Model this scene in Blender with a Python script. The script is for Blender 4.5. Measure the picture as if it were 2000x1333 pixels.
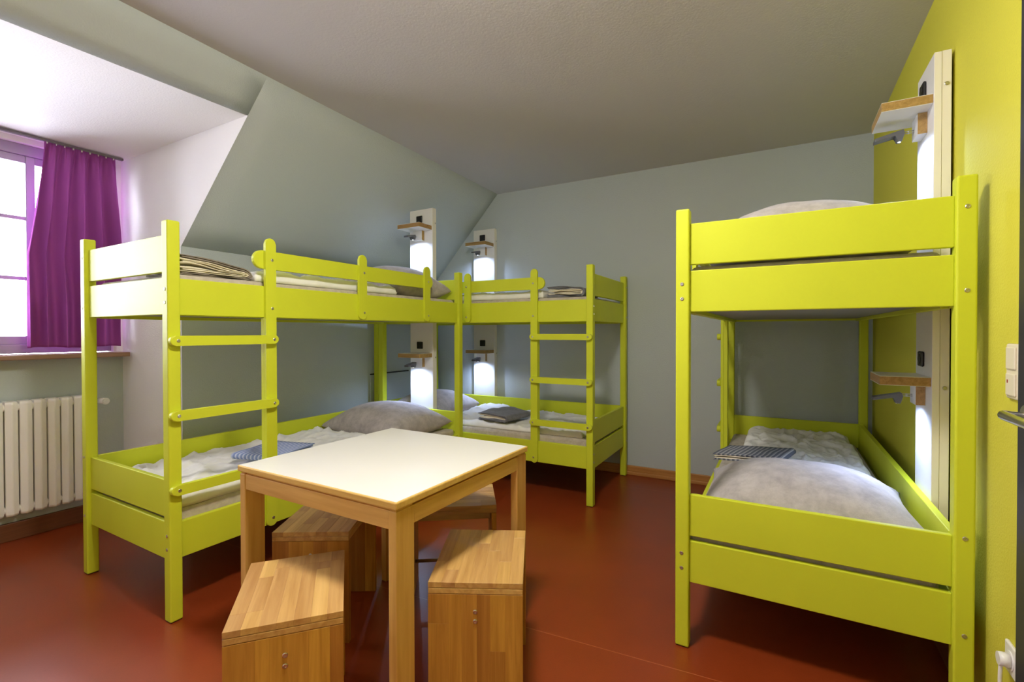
import bpy, bmesh, math, random
from mathutils import Vector, Matrix, noise

scene = bpy.context.scene
COL = scene.collection
for o in list(bpy.data.objects):
    bpy.data.objects.remove(o)

# ------------------------------------------------------------------ camera
F, CX, CY = 928.5, 1009.74, 659.32
YAW, PITCH, ROLL, EYE = 0.5266, -0.0105, -0.0016, 1.234
fwd = Vector((-math.sin(YAW) * math.cos(PITCH), math.cos(YAW) * math.cos(PITCH), math.sin(PITCH)))
rgt = Vector((math.cos(YAW), math.sin(YAW), 0))
upv = rgt.cross(fwd)
r2 = math.cos(ROLL) * rgt + math.sin(ROLL) * upv
u2 = -math.sin(ROLL) * rgt + math.cos(ROLL) * upv
cam_data = bpy.data.cameras.new('camera')
cam_data.sensor_fit = 'HORIZONTAL'
cam_data.sensor_width = 36.0
cam_data.lens = F * 36.0 / 2000.0
cam_data.shift_x = (1000.0 - CX) / 2000.0
cam_data.shift_y = (CY - 666.5) / 2000.0
cam_data.clip_start = 0.02
cam = bpy.data.objects.new('camera', cam_data)
COL.objects.link(cam)
cam.matrix_world = Matrix(((r2.x, u2.x, -fwd.x, 0), (r2.y, u2.y, -fwd.y, 0), (r2.z, u2.z, -fwd.z, EYE), (0, 0, 0, 1)))
scene.camera = cam

# ------------------------------------------------------------------ sky, exposure
world = bpy.data.worlds.new('sky')
scene.world = world
world.use_nodes = True
wn = world.node_tree
wn.nodes.clear()
w_out = wn.nodes.new('ShaderNodeOutputWorld')
w_bg = wn.nodes.new('ShaderNodeBackground')
w_bg.inputs['Color'].default_value = (0.84, 0.85, 1.0, 1)
w_bg.inputs['Strength'].default_value = 24.0
wn.links.new(w_bg.outputs[0], w_out.inputs[0])

vs = scene.view_settings
vs.view_transform = 'Standard'
vs.look = 'None'
vs.gamma = 1.0
vs.use_curve_mapping = False
vs.exposure = 0.25
scene.cycles.max_bounces = 8
scene.cycles.diffuse_bounces = 5
scene.cycles.sample_clamp_indirect = 6.0

# daylight is sampled through the window opening (portal, gives no light of its own)
pl = bpy.data.lights.new('window_daylight', 'AREA')
pl.shape = 'RECTANGLE'
pl.size, pl.size_y = 1.55, 1.32
pl.cycles.is_portal = True
po = bpy.data.objects.new('window_daylight', pl)
COL.objects.link(po)
po.location = (-4.20, 0.66, 1.74)
po.rotation_euler = (0, math.radians(-90), 0)

LAMP_POWER = 135.0        # ceiling light
READ_POWER = 10.0         # each bedside reading lamp

# ------------------------------------------------------------------ materials
MATS = {}


def srgb(r, g, b):
    f = lambda c: (c / 255 / 12.92) if c / 255 <= 0.04045 else ((c / 255 + 0.055) / 1.055) ** 2.4
    return (f(r), f(g), f(b), 1.0)


def new_mat(name):
    m = bpy.data.materials.new(name)
    m.use_nodes = True
    nt = m.node_tree
    b = nt.nodes['Principled BSDF']
    MATS[name] = m
    return m, nt, b


def N(nt, kind, **kw):
    n = nt.nodes.new(kind)
    for k, v in kw.items():
        setattr(n, k, v)
    return n


def add_bump(nt, b, scale, strength, detail=4.0, dist=0.01, coord='Object', rough=0.55):
    tc = N(nt, 'ShaderNodeTexCoord')
    tx = N(nt, 'ShaderNodeTexNoise')
    tx.inputs['Scale'].default_value = scale
    tx.inputs['Detail'].default_value = detail
    tx.inputs['Roughness'].default_value = rough
    bp = N(nt, 'ShaderNodeBump')
    bp.inputs['Strength'].default_value = strength
    bp.inputs['Distance'].default_value = dist
    nt.links.new(tc.outputs[coord], tx.inputs['Vector'])
    nt.links.new(tx.outputs['Fac'], bp.inputs['Height'])
    nt.links.new(bp.outputs['Normal'], b.inputs['Normal'])
    return tx, bp


def paint(name, col, rough=0.6, bump=None, vary=0.0, vscale=3.0, spec=0.5, coat=0.0):
    m, nt, b = new_mat(name)
    b.inputs['Base Color'].default_value = col
    b.inputs['Roughness'].default_value = rough
    b.inputs['Specular IOR Level'].default_value = spec
    if coat:
        b.inputs['Coat Weight'].default_value = coat
        b.inputs['Coat Roughness'].default_value = 0.15
    if vary:
        tc = N(nt, 'ShaderNodeTexCoord')
        tx = N(nt, 'ShaderNodeTexNoise')
        tx.inputs['Scale'].default_value = vscale
        tx.inputs['Detail'].default_value = 5
        mr = N(nt, 'ShaderNodeMapRange')
        mr.inputs['From Min'].default_value = 0.3
        mr.inputs['From Max'].default_value = 0.7
        mr.inputs['To Min'].default_value = 1 - vary
        mr.inputs['To Max'].default_value = 1 + vary
        hs = N(nt, 'ShaderNodeHueSaturation')
        hs.inputs['Color'].default_value = col
        nt.links.new(tc.outputs['Object'], tx.inputs['Vector'])
        nt.links.new(tx.outputs['Fac'], mr.inputs['Value'])
        nt.links.new(mr.outputs['Result'], hs.inputs['Value'])
        nt.links.new(hs.outputs['Color'], b.inputs['Base Color'])
    if bump:
        add_bump(nt, b, bump[0], bump[1], dist=bump[2] if len(bump) > 2 else 0.01)
    return m


def wood(name, c1, c2, axis='X', rough=0.45, vary=0.18, scale=1.0, spec=0.5):
    m, nt, b = new_mat(name)
    tc = N(nt, 'ShaderNodeTexCoord')
    oi = N(nt, 'ShaderNodeObjectInfo')
    mp = N(nt, 'ShaderNodeMapping')
    s = {'X': (2.2, 38, 38), 'Y': (38, 2.2, 38), 'Z': (38, 38, 2.2)}[axis]
    mp.inputs['Scale'].default_value = tuple(k * scale for k in s)
    off = N(nt, 'ShaderNodeVectorMath', operation='SCALE')
    off.inputs[0].default_value = (37.0, 53.0, 71.0)
    nt.links.new(oi.outputs['Random'], off.inputs['Scale'])
    nt.links.new(off.outputs[0], mp.inputs['Location'])
    nt.links.new(tc.outputs['Object'], mp.inputs['Vector'])
    tx = N(nt, 'ShaderNodeTexNoise')
    tx.inputs['Scale'].default_value = 1.0
    tx.inputs['Detail'].default_value = 6
    tx.inputs['Roughness'].default_value = 0.6
    tx.inputs['Distortion'].default_value = 0.5
    nt.links.new(mp.outputs[0], tx.inputs['Vector'])
    rp = N(nt, 'ShaderNodeValToRGB')
    rp.color_ramp.elements[0].position = 0.3
    rp.color_ramp.elements[0].color = c1
    rp.color_ramp.elements[1].position = 0.72
    rp.color_ramp.elements[1].color = c2
    nt.links.new(tx.outputs['Fac'], rp.inputs['Fac'])
    hs = N(nt, 'ShaderNodeHueSaturation')
    mr = N(nt, 'ShaderNodeMapRange')
    mr.inputs['To Min'].default_value = 1 - vary
    mr.inputs['To Max'].default_value = 1 + vary
    mh = N(nt, 'ShaderNodeMapRange')
    mh.inputs['To Min'].default_value = 0.492
    mh.inputs['To Max'].default_value = 0.508
    nt.links.new(oi.outputs['Random'], mr.inputs['Value'])
    nt.links.new(oi.outputs['Random'], mh.inputs['Value'])
    nt.links.new(mr.outputs[0], hs.inputs['Value'])
    nt.links.new(mh.outputs[0], hs.inputs['Hue'])
    nt.links.new(rp.outputs['Color'], hs.inputs['Color'])
    nt.links.new(hs.outputs['Color'], b.inputs['Base Color'])
    b.inputs['Roughness'].default_value = rough
    b.inputs['Specular IOR Level'].default_value = spec
    bp = N(nt, 'ShaderNodeBump')
    bp.inputs['Strength'].default_value = 0.06
    bp.inputs['Distance'].default_value = 0.003
    nt.links.new(tx.outputs['Fac'], bp.inputs['Height'])
    nt.links.new(bp.outputs['Normal'], b.inputs['Normal'])
    return m


def fabric(name, col, col2=None, fine=420, bump=0.25, rough=0.95, patch=6.0, sheen=0.2):
    m, nt, b = new_mat(name)
    col2 = col2 or tuple(c * 0.8 for c in col[:3]) + (1,)
    tc = N(nt, 'ShaderNodeTexCoord')
    t1 = N(nt, 'ShaderNodeTexNoise')
    t1.inputs['Scale'].default_value = patch
    t1.inputs['Detail'].default_value = 8
    t1.inputs['Roughness'].default_value = 0.7
    rp = N(nt, 'ShaderNodeValToRGB')
    rp.color_ramp.elements[0].position = 0.35
    rp.color_ramp.elements[0].color = col2
    rp.color_ramp.elements[1].position = 0.62
    rp.color_ramp.elements[1].color = col
    nt.links.new(tc.outputs['Object'], t1.inputs['Vector'])
    nt.links.new(t1.outputs['Fac'], rp.inputs['Fac'])
    nt.links.new(rp.outputs['Color'], b.inputs['Base Color'])
    b.inputs['Roughness'].default_value = rough
    b.inputs['Sheen Weight'].default_value = sheen
    b.inputs['Specular IOR Level'].default_value = 0.2
    add_bump(nt, b, fine, bump, detail=3, dist=0.004)
    return m


def striped(name, c1, c2, axis, pitch):
    m, nt, b = new_mat(name)
    tc = N(nt, 'ShaderNodeTexCoord')
    sp = N(nt, 'ShaderNodeSeparateXYZ')
    nt.links.new(tc.outputs['Object'], sp.inputs[0])
    ml = N(nt, 'ShaderNodeMath', operation='MULTIPLY')
    ml.inputs[1].default_value = 1.0 / pitch
    nt.links.new(sp.outputs[axis], ml.inputs[0])
    fr = N(nt, 'ShaderNodeMath', operation='FRACT')
    nt.links.new(ml.outputs[0], fr.inputs[0])
    rp = N(nt, 'ShaderNodeValToRGB')
    rp.color_ramp.interpolation = 'CONSTANT'
    e = rp.color_ramp.elements
    e[0].position = 0
    e[0].color = c1
    e[1].position = 0.52
    e[1].color = c2
    for p_, c_ in ((0.62, c1), (0.70, c2), (0.92, c1)):
        k = e.new(p_)
        k.color = c_
    nt.links.new(fr.outputs[0], rp.inputs['Fac'])
    nt.links.new(rp.outputs['Color'], b.inputs['Base Color'])
    b.inputs['Roughness'].default_value = 0.9
    add_bump(nt, b, 500, 0.15, dist=0.002)
    return m


M_WALL = paint('wall_paint', srgb(193, 201, 204), 0.85, bump=(130, 0.35, 0.006), spec=0.3)
M_WHITE = paint('white_plaster', srgb(244, 242, 242), 0.8, bump=(110, 0.3, 0.006), spec=0.3)
M_CEIL = paint('ceiling_paint', srgb(203, 200, 201), 0.9, bump=(90, 0.2, 0.005), spec=0.2)
M_GREEN = paint('green_wall_paint', srgb(213, 207, 70), 0.75, bump=(140, 0.35, 0.006), spec=0.3)
M_BED = paint('lime_lacquer', srgb(209, 217, 52), 0.48, bump=(60, 0.03, 0.004), vary=0.025, spec=0.27)
M_LAM = paint('cream_laminate', srgb(228, 226, 221), 0.32, spec=0.5)
M_PANEL = paint('white_panel', srgb(238, 236, 234), 0.35)
M_PANELEDGE = paint('cream_edge', srgb(244, 239, 228), 0.5)
M_BASE = paint('grey_board', srgb(150, 148, 140), 0.7, bump=(80, 0.1))
M_BLACK = paint('black_plastic', srgb(22, 20, 20), 0.35)
M_GREYMETAL = paint('grey_lamp', srgb(92, 92, 96), 0.4)
M_RAD = paint('radiator_enamel', srgb(251, 248, 243), 0.35)
M_SWITCH = paint('cream_plastic', srgb(232, 222, 200), 0.3)
M_WPLAST = paint('white_plastic', srgb(240, 238, 236), 0.3)
M_RED = paint('red_window', srgb(150, 20, 10), 0.3)
M_DOOR = paint('anthracite_door', srgb(46, 46, 50), 0.45)
M_WINFRAME = paint('window_frame_paint', srgb(168, 156, 178), 0.4)  # lilac cast of lens flare is put into the frame colour
M_TRACK = paint('track_metal', srgb(120, 112, 120), 0.4)
M_HATCHEDGE = paint('black_gap', srgb(16, 16, 18), 0.7)
M_STEEL, _nt, _b = new_mat('steel')
_b.inputs['Base Color'].default_value = (0.62, 0.6, 0.57, 1)
_b.inputs['Metallic'].default_value = 1
_b.inputs['Roughness'].default_value = 0.28
M_BEECH_X = wood('beech_x', srgb(176, 130, 70), srgb(214, 172, 108), 'X', rough=0.36, spec=0.6)  # seat wood kept paler: window sheen is put into its colour
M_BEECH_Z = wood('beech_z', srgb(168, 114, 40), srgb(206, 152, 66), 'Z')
M_TABLE_X = wood('table_beech_x', srgb(204, 156, 80), srgb(226, 184, 108), 'X', vary=0.04)
M_TABLE_Y = wood('table_beech_y', srgb(204, 156, 80), srgb(226, 184, 108), 'Y', vary=0.04)
M_TABLE_Z = wood('table_beech_z', srgb(200, 150, 74), srgb(222, 178, 102), 'Z', vary=0.04)
M_OAK = wood('oak_edge', srgb(152, 118, 66), srgb(190, 154, 98), 'X', vary=0.03, scale=2.0)
M_SILL = wood('sill_wood', srgb(128, 92, 76), srgb(160, 122, 102), 'Y', vary=0.03)
M_SKIRT_X = wood('skirting_x', srgb(172, 114, 52), srgb(202, 146, 80), 'X', vary=0.03)
M_SKIRT_Y = wood('skirting_y', srgb(104, 62, 36), srgb(130, 82, 50), 'Y', vary=0.03)
M_MATT = fabric('mattress_velour', srgb(202, 192, 178), srgb(178, 167, 152), patch=22)
M_PILLOW = fabric('pillow_velour', srgb(192, 185, 185), srgb(164, 157, 158), patch=14)
M_DUVET = fabric('duvet_cotton', srgb(246, 245, 243), srgb(238, 237, 234), fine=300, bump=0.12, patch=5)
_nt = M_DUVET.node_tree
_b = _nt.nodes['Principled BSDF']
_tc = N(_nt, 'ShaderNodeTexCoord')
_rx = N(_nt, 'ShaderNodeTexNoise', noise_type='RIDGED_MULTIFRACTAL')
_rx.inputs['Scale'].default_value = 7.0
_rx.inputs['Detail'].default_value = 4.0
_rx.inputs['Roughness'].default_value = 0.5
_rx.inputs['Distortion'].default_value = 0.6
_bp = N(_nt, 'ShaderNodeBump')
_bp.inputs['Strength'].default_value = 0.75
_bp.inputs['Distance'].default_value = 0.014
_nt.links.new(_tc.outputs['Object'], _rx.inputs['Vector'])
_nt.links.new(_rx.outputs['Fac'], _bp.inputs['Height'])
_old = _b.inputs['Normal'].links[0].from_node
_nt.links.new(_old.outputs['Normal'], _bp.inputs['Normal'])
_nt.links.new(_bp.outputs['Normal'], _b.inputs['Normal'])
M_GREYCLOTH = fabric('grey_linen', srgb(126, 126, 132), srgb(108, 108, 114), fine=500, bump=0.2, patch=30)
M_CREAMCLOTH = fabric('cream_linen', srgb(236, 228, 206), srgb(222, 212, 190), fine=500, bump=0.2, patch=20)
M_TAUPECLOTH = fabric('taupe_linen', srgb(146, 136, 124), srgb(126, 117, 106), fine=500, bump=0.2, patch=30)
M_BLUESTRIPE = striped('blue_stripe', srgb(134, 152, 204), srgb(214, 220, 240), 'Y', 0.024)
M_GREYSTRIPE = striped('grey_stripe', srgb(98, 102, 114), srgb(180, 180, 182), 'X', 0.024)

# floor lacquered linoleum with welded seams and scuffs
M_FLOOR, nt, b = new_mat('red_linoleum')
tc = N(nt, 'ShaderNodeTexCoord')
t1 = N(nt, 'ShaderNodeTexNoise')
t1.inputs['Scale'].default_value = 1.6
t1.inputs['Detail'].default_value = 8
t1.inputs['Roughness'].default_value = 0.65
rp = N(nt, 'ShaderNodeValToRGB')
rp.color_ramp.elements[0].position = 0.3
rp.color_ramp.elements[0].color = srgb(128, 50, 18)
rp.color_ramp.elements[1].position = 0.7
rp.color_ramp.elements[1].color = srgb(146, 60, 24)
nt.links.new(tc.outputs['Object'], t1.inputs['Vector'])
nt.links.new(t1.outputs['Fac'], rp.inputs['Fac'])
t2 = N(nt, 'ShaderNodeTexNoise')
t2.inputs['Scale'].default_value = 160
t2.inputs['Detail'].default_value = 2
nt.links.new(tc.outputs['Object'], t2.inputs['Vector'])
mr = N(nt, 'ShaderNodeMapRange')
mr.inputs['To Min'].default_value = 0.9
mr.inputs['To Max'].default_value = 1.1
nt.links.new(t2.outputs['Fac'], mr.inputs['Value'])
hs = N(nt, 'ShaderNodeHueSaturation')
nt.links.new(rp.outputs['Color'], hs.inputs['Color'])
nt.links.new(mr.outputs[0], hs.inputs['Value'])
# seam: thin pale welded line every 2 m of sheet width
sp = N(nt, 'ShaderNodeSeparateXYZ')
nt.links.new(tc.outputs['Object'], sp.inputs[0])
sx = N(nt, 'ShaderNodeMath', operation='MULTIPLY_ADD')
sx.inputs[1].default_value = -0.098
nt.links.new(sp.outputs['X'], sx.inputs[0])
nt.links.new(sp.outputs['Y'], sx.inputs[2])
sa = N(nt, 'ShaderNodeMath', operation='ADD')
sa.inputs[1].default_value = 1000 * 2.0 - 1.818
nt.links.new(sx.outputs[0], sa.inputs[0])
sm = N(nt, 'ShaderNodeMath', operation='MODULO')
sm.inputs[1].default_value = 2.0
nt.links.new(sa.outputs[0], sm.inputs[0])
lt = N(nt, 'ShaderNodeMath', operation='LESS_THAN')
lt.inputs[1].default_value = 0.003
nt.links.new(sm.outputs[0], lt.inputs[0])
mx = N(nt, 'ShaderNodeMix', data_type='RGBA')
mx.inputs['B'].default_value = srgb(176, 96, 58)
nt.links.new(lt.outputs[0], mx.inputs['Factor'])
nt.links.new(hs.outputs['Color'], mx.inputs['A'])
nt.links.new(mx.outputs['Result'], b.inputs['Base Color'])
rr = N(nt, 'ShaderNodeMapRange')
rr.inputs['To Min'].default_value = 0.24
rr.inputs['To Max'].default_value = 0.42
nt.links.new(t1.outputs['Fac'], rr.inputs['Value'])
nt.links.new(rr.outputs[0], b.inputs['Roughness'])
b.inputs['Specular IOR Level'].default_value = 0.5
bp = N(nt, 'ShaderNodeBump')
bp.inputs['Strength'].default_value = 0.05
bp.inputs['Distance'].default_value = 0.003
nt.links.new(t2.outputs['Fac'], bp.inputs['Height'])
nt.links.new(bp.outputs['Normal'], b.inputs['Normal'])

# curtain cloth lets some daylight through
M_CURTAIN, nt, b = new_mat('purple_curtain')
nt.nodes.remove(b)
out = nt.nodes['Material Output']
df = N(nt, 'ShaderNodeBsdfDiffuse')
tl = N(nt, 'ShaderNodeBsdfTranslucent')
gl = N(nt, 'ShaderNodeBsdfSheen')
df.inputs['Color'].default_value = srgb(172, 88, 170)
tl.inputs['Color'].default_value = srgb(186, 100, 184)
gl.inputs['Color'].default_value = srgb(220, 150, 220)
ms = N(nt, 'ShaderNodeMixShader')
ms.inputs[0].default_value = 0.08
m2 = N(nt, 'ShaderNodeMixShader')
m2.inputs[0].default_value = 0.10
tc = N(nt, 'ShaderNodeTexCoord')
tx = N(nt, 'ShaderNodeTexNoise')
tx.inputs['Scale'].default_value = 400
bp = N(nt, 'ShaderNodeBump')
bp.inputs['Strength'].default_value = 0.15
bp.inputs['Distance'].default_value = 0.003
nt.links.new(tc.outputs['Object'], tx.inputs['Vector'])
nt.links.new(tx.outputs['Fac'], bp.inputs['Height'])
nt.links.new(bp.outputs['Normal'], df.inputs['Normal'])
nt.links.new(df.outputs[0], ms.inputs[1])
nt.links.new(tl.outputs[0], ms.inputs[2])
nt.links.new(ms.outputs[0], m2.inputs[1])
nt.links.new(gl.outputs[0], m2.inputs[2])
nt.links.new(m2.outputs[0], out.inputs['Surface'])

# thin window glass: clear with a weak mirror reflection
M_GLASS, nt, b = new_mat('window_glass')
nt.nodes.remove(b)
out = nt.nodes['Material Output']
tr = N(nt, 'ShaderNodeBsdfTransparent')
tr.inputs['Color'].default_value = (0.97, 0.98, 0.98, 1)
gs = N(nt, 'ShaderNodeBsdfGlossy')
gs.inputs['Roughness'].default_value = 0.02
fr = N(nt, 'ShaderNodeFresnel')
fr.inputs['IOR'].default_value = 1.45
ms = N(nt, 'ShaderNodeMixShader')
nt.links.new(fr.outputs[0], ms.inputs[0])
nt.links.new(tr.outputs[0], ms.inputs[1])
nt.links.new(gs.outputs[0], ms.inputs[2])
nt.links.new(ms.outputs[0], out.inputs['Surface'])


def emitter(name, col, strength):
    m, nt, b = new_mat(name)
    nt.nodes.remove(b)
    e = N(nt, 'ShaderNodeEmission')
    e.inputs['Color'].default_value = col
    e.inputs['Strength'].default_value = strength
    nt.links.new(e.outputs[0], nt.nodes['Material Output'].inputs['Surface'])
    return m


M_LED = emitter('led_lens', (0.80, 0.87, 1.0, 1), 6.0)
M_OPAL = emitter('opal_glass', (1.0, 0.945, 0.87, 1), LAMP_POWER)

# ------------------------------------------------------------------ mesh helpers


def link(name, me, mat, parent=None, smooth=False):
    o = bpy.data.objects.new(name, me)
    COL.objects.link(o)
    if mat is not None and not me.materials:
        me.materials.append(mat)
    if smooth:
        me.polygons.foreach_set('use_smooth', [True] * len(me.polygons))
    if parent is not None:
        o.parent = parent
    return o


def bm_mesh(name, bm):
    me = bpy.data.meshes.new(name)
    bmesh.ops.recalc_face_normals(bm, faces=bm.faces)
    bm.to_mesh(me)
    bm.free()
    return me


def bm_box(bm, lo, hi, bevel=0.0, seg=2):
    lo, hi = Vector(lo), Vector(hi)
    lo, hi = Vector([min(a, c) for a, c in zip(lo, hi)]), Vector([max(a, c) for a, c in zip(lo, hi)])
    vs_ = [bm.verts.new((x, y, z)) for z in (lo.z, hi.z) for y in (lo.y, hi.y) for x in (lo.x, hi.x)]
    fs = [(0, 2, 3, 1), (4, 5, 7, 6), (0, 1, 5, 4), (2, 6, 7, 3), (0, 4, 6, 2), (1, 3, 7, 5)]
    faces = [bm.faces.new([vs_[i] for i in f]) for f in fs]
    if bevel > 0:
        edges = list({e for f in faces for e in f.edges})
        bmesh.ops.bevel(bm, geom=edges, offset=bevel, segments=seg, profile=0.5, affect='EDGES')


def box(name, lo, hi, mat, parent=None, bevel=0.003, seg=2):
    bm = bmesh.new()
    bm_box(bm, lo, hi, bevel, seg)
    return link(name, bm_mesh(name, bm), mat, parent)


def prism(name, pts, off, mat, parent=None, bevel=0.0, seg=2):
    """Flat polygon pts (3-D) extruded by off."""
    bm = bmesh.new()
    a = [bm.verts.new(p) for p in pts]
    c = [bm.verts.new(Vector(p) + Vector(off)) for p in pts]
    n = len(pts)
    bm.faces.new(a)
    bm.faces.new(c[::-1])
    for i in range(n):
        bm.faces.new((a[i], a[(i + 1) % n], c[(i + 1) % n], c[i]))
    if bevel:
        ed = [e for e in bm.edges if abs((e.verts[0].co - e.verts[1].co).normalized().dot(Vector(off).normalized())) < 0.5]
        bmesh.ops.bevel(bm, geom=ed, offset=bevel, segments=seg, profile=0.5, affect='EDGES')
    return link(name, bm_mesh(name, bm), mat, parent)


def cyl(name, p0, p1, r, mat, parent=None, n=14, r1=None, smooth=True):
    p0, p1 = Vector(p0), Vector(p1)
    ax = (p1 - p0)
    q = ax.to_track_quat('Z', 'Y')
    bm = bmesh.new()
    r1 = r if r1 is None else r1
    a = [bm.verts.new(p0 + q @ Vector((math.cos(t) * r, math.sin(t) * r, 0))) for t in [2 * math.pi * i / n for i in range(n)]]
    c = [bm.verts.new(p1 + q @ Vector((math.cos(t) * r1, math.sin(t) * r1, 0))) for t in [2 * math.pi * i / n for i in range(n)]]
    for i in range(n):
        f = bm.faces.new((a[i], a[(i + 1) % n], c[(i + 1) % n], c[i]))
        f.smooth = smooth
    bm.faces.new(a[::-1])
    bm.faces.new(c)
    return link(name, bm_mesh(name, bm), mat, parent)


def tube(name, pts, r, mat, parent=None, n=10):
    cu = bpy.data.curves.new(name, 'CURVE')
    cu.dimensions = '3D'
    sp_ = cu.splines.new('NURBS')
    sp_.points.add(len(pts) - 1)
    for p_, q in zip(sp_.points, pts):
        p_.co = (*q, 1)
    sp_.use_endpoint_u = True
    sp_.order_u = 3
    cu.bevel_depth = r
    cu.bevel_resolution = 3
    cu.use_fill_caps = True
    tmp = bpy.data.objects.new(name, cu)
    COL.objects.link(tmp)
    dg = bpy.context.evaluated_depsgraph_get()
    me = bpy.data.meshes.new_from_object(tmp.evaluated_get(dg))
    bpy.data.objects.remove(tmp)
    return link(name, me, mat, parent, smooth=True)


def empty(name, loc, rz=0.0):
    o = bpy.data.objects.new(name, None)
    COL.objects.link(o)
    o.location = loc
    o.rotation_euler = (0, 0, rz)
    o.empty_display_size = 0.1
    return o


def tag(o, label, cat=None, group=None, kind=None):
    o['label'] = label
    if cat:
        o['category'] = cat
    if group:
        o['group'] = group
    if kind:
        o['kind'] = kind
    return o


def structure(o, label=None):
    o['kind'] = 'structure'
    if label:
        o['label'] = label
    return o


def nz(x, y, z=0.0):
    return noise.noise(Vector((x, y, z)))


# ------------------------------------------------------------------ room shell
CEIL = 2.617


def yb(x):                       # back wall
    return 4.07 + 0.026 * (x + 0.88)


def xg(y):                       # lime wall on the right
    return 0.478 + 0.016 * (4.105 - y)


def xe(y):                       # slope / ceiling edge
    return -2.3855 - 0.0444 * y


def xk(y):                       # foot of the slope / knee wall
    return -3.345 + 0.02 * (4.0 - y)


ZK = 1.775
YF = -1.05                        # wall behind the camera
YO0 = -0.36                       # far side of the dormer opening


def ych(x):                      # dormer cheek
    return 1.51 + 0.048 * (x + 3.34)


def xw(y):                       # window wall
    return -4.026


structure(prism('floor', [(-4.4, YF - .2, 0), (0.9, YF - .2, 0), (0.9, 4.4, 0), (-4.4, 4.4, 0)], (0, 0, -0.1), M_FLOOR),
          'glossy red-brown linoleum floor')
structure(prism('ceiling', [(xe(YF) - .02, YF - .1, CEIL), (0.8, YF - .1, CEIL), (0.8, 4.3, CEIL), (xe(4.1) - .02, 4.3, CEIL)], (0, 0, 0.12), M_CEIL),
          'flat pale ceiling')
structure(prism('wall_back', [(-3.6, yb(-3.6), 0), (0.7, yb(0.7), 0), (0.7, yb(0.7), CEIL + .05), (-3.6, yb(-3.6), CEIL + .05)], (0, 0.15, 0), M_WALL),
          'grey-green plaster wall at the far end')
structure(prism('wall_right', [(xg(YF - .1), YF - .1, 0), (xg(4.2), 4.2, 0), (xg(4.2), 4.2, CEIL + .05), (xg(YF - .1), YF - .1, CEIL + .05)], (0.15, 0, 0), M_GREEN),
          'lime green plaster wall')
structure(prism('wall_front', [(-4.4, YF, 0), (0.8, YF, 0), (0.8, YF, CEIL + .05), (-4.4, YF, CEIL + .05)], (0, -0.15, 0), M_WHITE),
          'white plaster wall behind the viewer')  # wall is out of view; its white is chosen to raise the fill
yc0 = ych(-3.3)
structure(prism('wall_left', [(xk(yc0), yc0, 0), (xk(4.1), 4.1, 0), (xk(4.1), 4.1, ZK), (xk(yc0), yc0, ZK)], (-0.12, 0, 0), M_WALL),
          'low grey plaster knee wall under the roof slope')
structure(prism('wall_left_front', [(xk(YF), YF, 0), (xk(YO0), YO0, 0), (xk(YO0), YO0, ZK), (xk(YF), YF, ZK)], (-0.12, 0, 0), M_WALL))

# roof slope around the dormer opening
TH = 0.205


def th(y):                       # lower edge of the strip above the dormer
    return TH + 0.018 * (1.54 - y)


def slope_pt(y, t):
    return Vector((xe(y) * (1 - t) + xk(y) * t, y, CEIL * (1 - t) + ZK * t))


def slope_patch(bm, y0a, y0b, t0, t1, nt_=6, ny=14):
    """patch between y0a(t) .. y0b(t)"""
    g = []
    for i in range(ny + 1):
        row = []
        for j in range(nt_ + 1):
            t = t0 + (t1 - t0) * j / nt_
            ya = y0a(t)
            yb_ = y0b(t)
            row.append(bm.verts.new(slope_pt(ya + (yb_ - ya) * i / ny, t)))
        g.append(row)
    for i in range(ny):
        for j in range(nt_):
            bm.faces.new((g[i][j], g[i + 1][j], g[i + 1][j + 1], g[i][j + 1])).smooth = True


def ych_t(t):
    x = xe(1.52) * (1 - t) + xk(1.52) * t
    return ych(x)


bm = bmesh.new()
slope_patch(bm, ych_t, lambda t: 4.1, 0, 1)
g = []
for i in range(15):
    row = []
    for j in range(4):
        y_ = YO0 + (ych_t(TH * j / 3) - YO0) * i / 14
        row.append(bm.verts.new(slope_pt(y_, th(y_) * j / 3)))
    g.append(row)
for i in range(14):
    for j in range(3):
        bm.faces.new((g[i][j], g[i + 1][j], g[i + 1][j + 1], g[i][j + 1])).smooth = True
slope_patch(bm, lambda t: YF, lambda t: YO0, 0, 1)
bmesh.ops.remove_doubles(bm, verts=bm.verts, dist=1e-4)
so = link('wall_slope', bm_mesh('wall_slope', bm), M_WALL)
md = so.modifiers.new('thickness', 'SOLIDIFY')
md.thickness = 0.1
md.offset = 0
so.location = Vector((-0.73, 0, 0.68)) * 0.05
structure(so, 'sage grey sloping attic wall')

# dormer
xh = slope_pt(1.5, TH).x
structure(prism('wall_dormer', [(-4.25, ych(-4.25), 0), (xk(yc0), ych(xk(yc0)), 0), (xk(yc0), ych(xk(yc0)), ZK), (xh, ych(xh), slope_pt(1.5, TH).z),
                                (xh - .02, ych(xh - .02), 2.46), (-4.25, ych(-4.25), 2.46)], (-0.07, 0.1, 0.06), M_WHITE), 'white plastered side wall of the dormer')
structure(prism('wall_dormer_far', [(-4.25, YO0, 0), (xk(YO0), YO0, 0), (xk(YO0), YO0, ZK), (slope_pt(YO0, th(YO0)).x, YO0, slope_pt(YO0, th(YO0)).z), (-4.25, YO0, 2.46)],
                (0, -0.12, 0), M_WHITE))
zt = slope_pt(1.5, TH).z
structure(prism('ceiling_dormer', [(-4.25, YO0 - .05, 2.411), (-4.25, 1.62, 2.411), (xh - .012, 1.62, zt + .001), (slope_pt(YO0, th(YO0)).x - .012, YO0 - .05, slope_pt(YO0, th(YO0)).z + .001)],
                (0, 0, 0.05), M_WHITE), 'white dormer ceiling')
SILL = 1.105
WY0, WY1, WZ0, WZ1 = -0.10, 1.425, 1.11, 2.385
wbm = bmesh.new()
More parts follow.
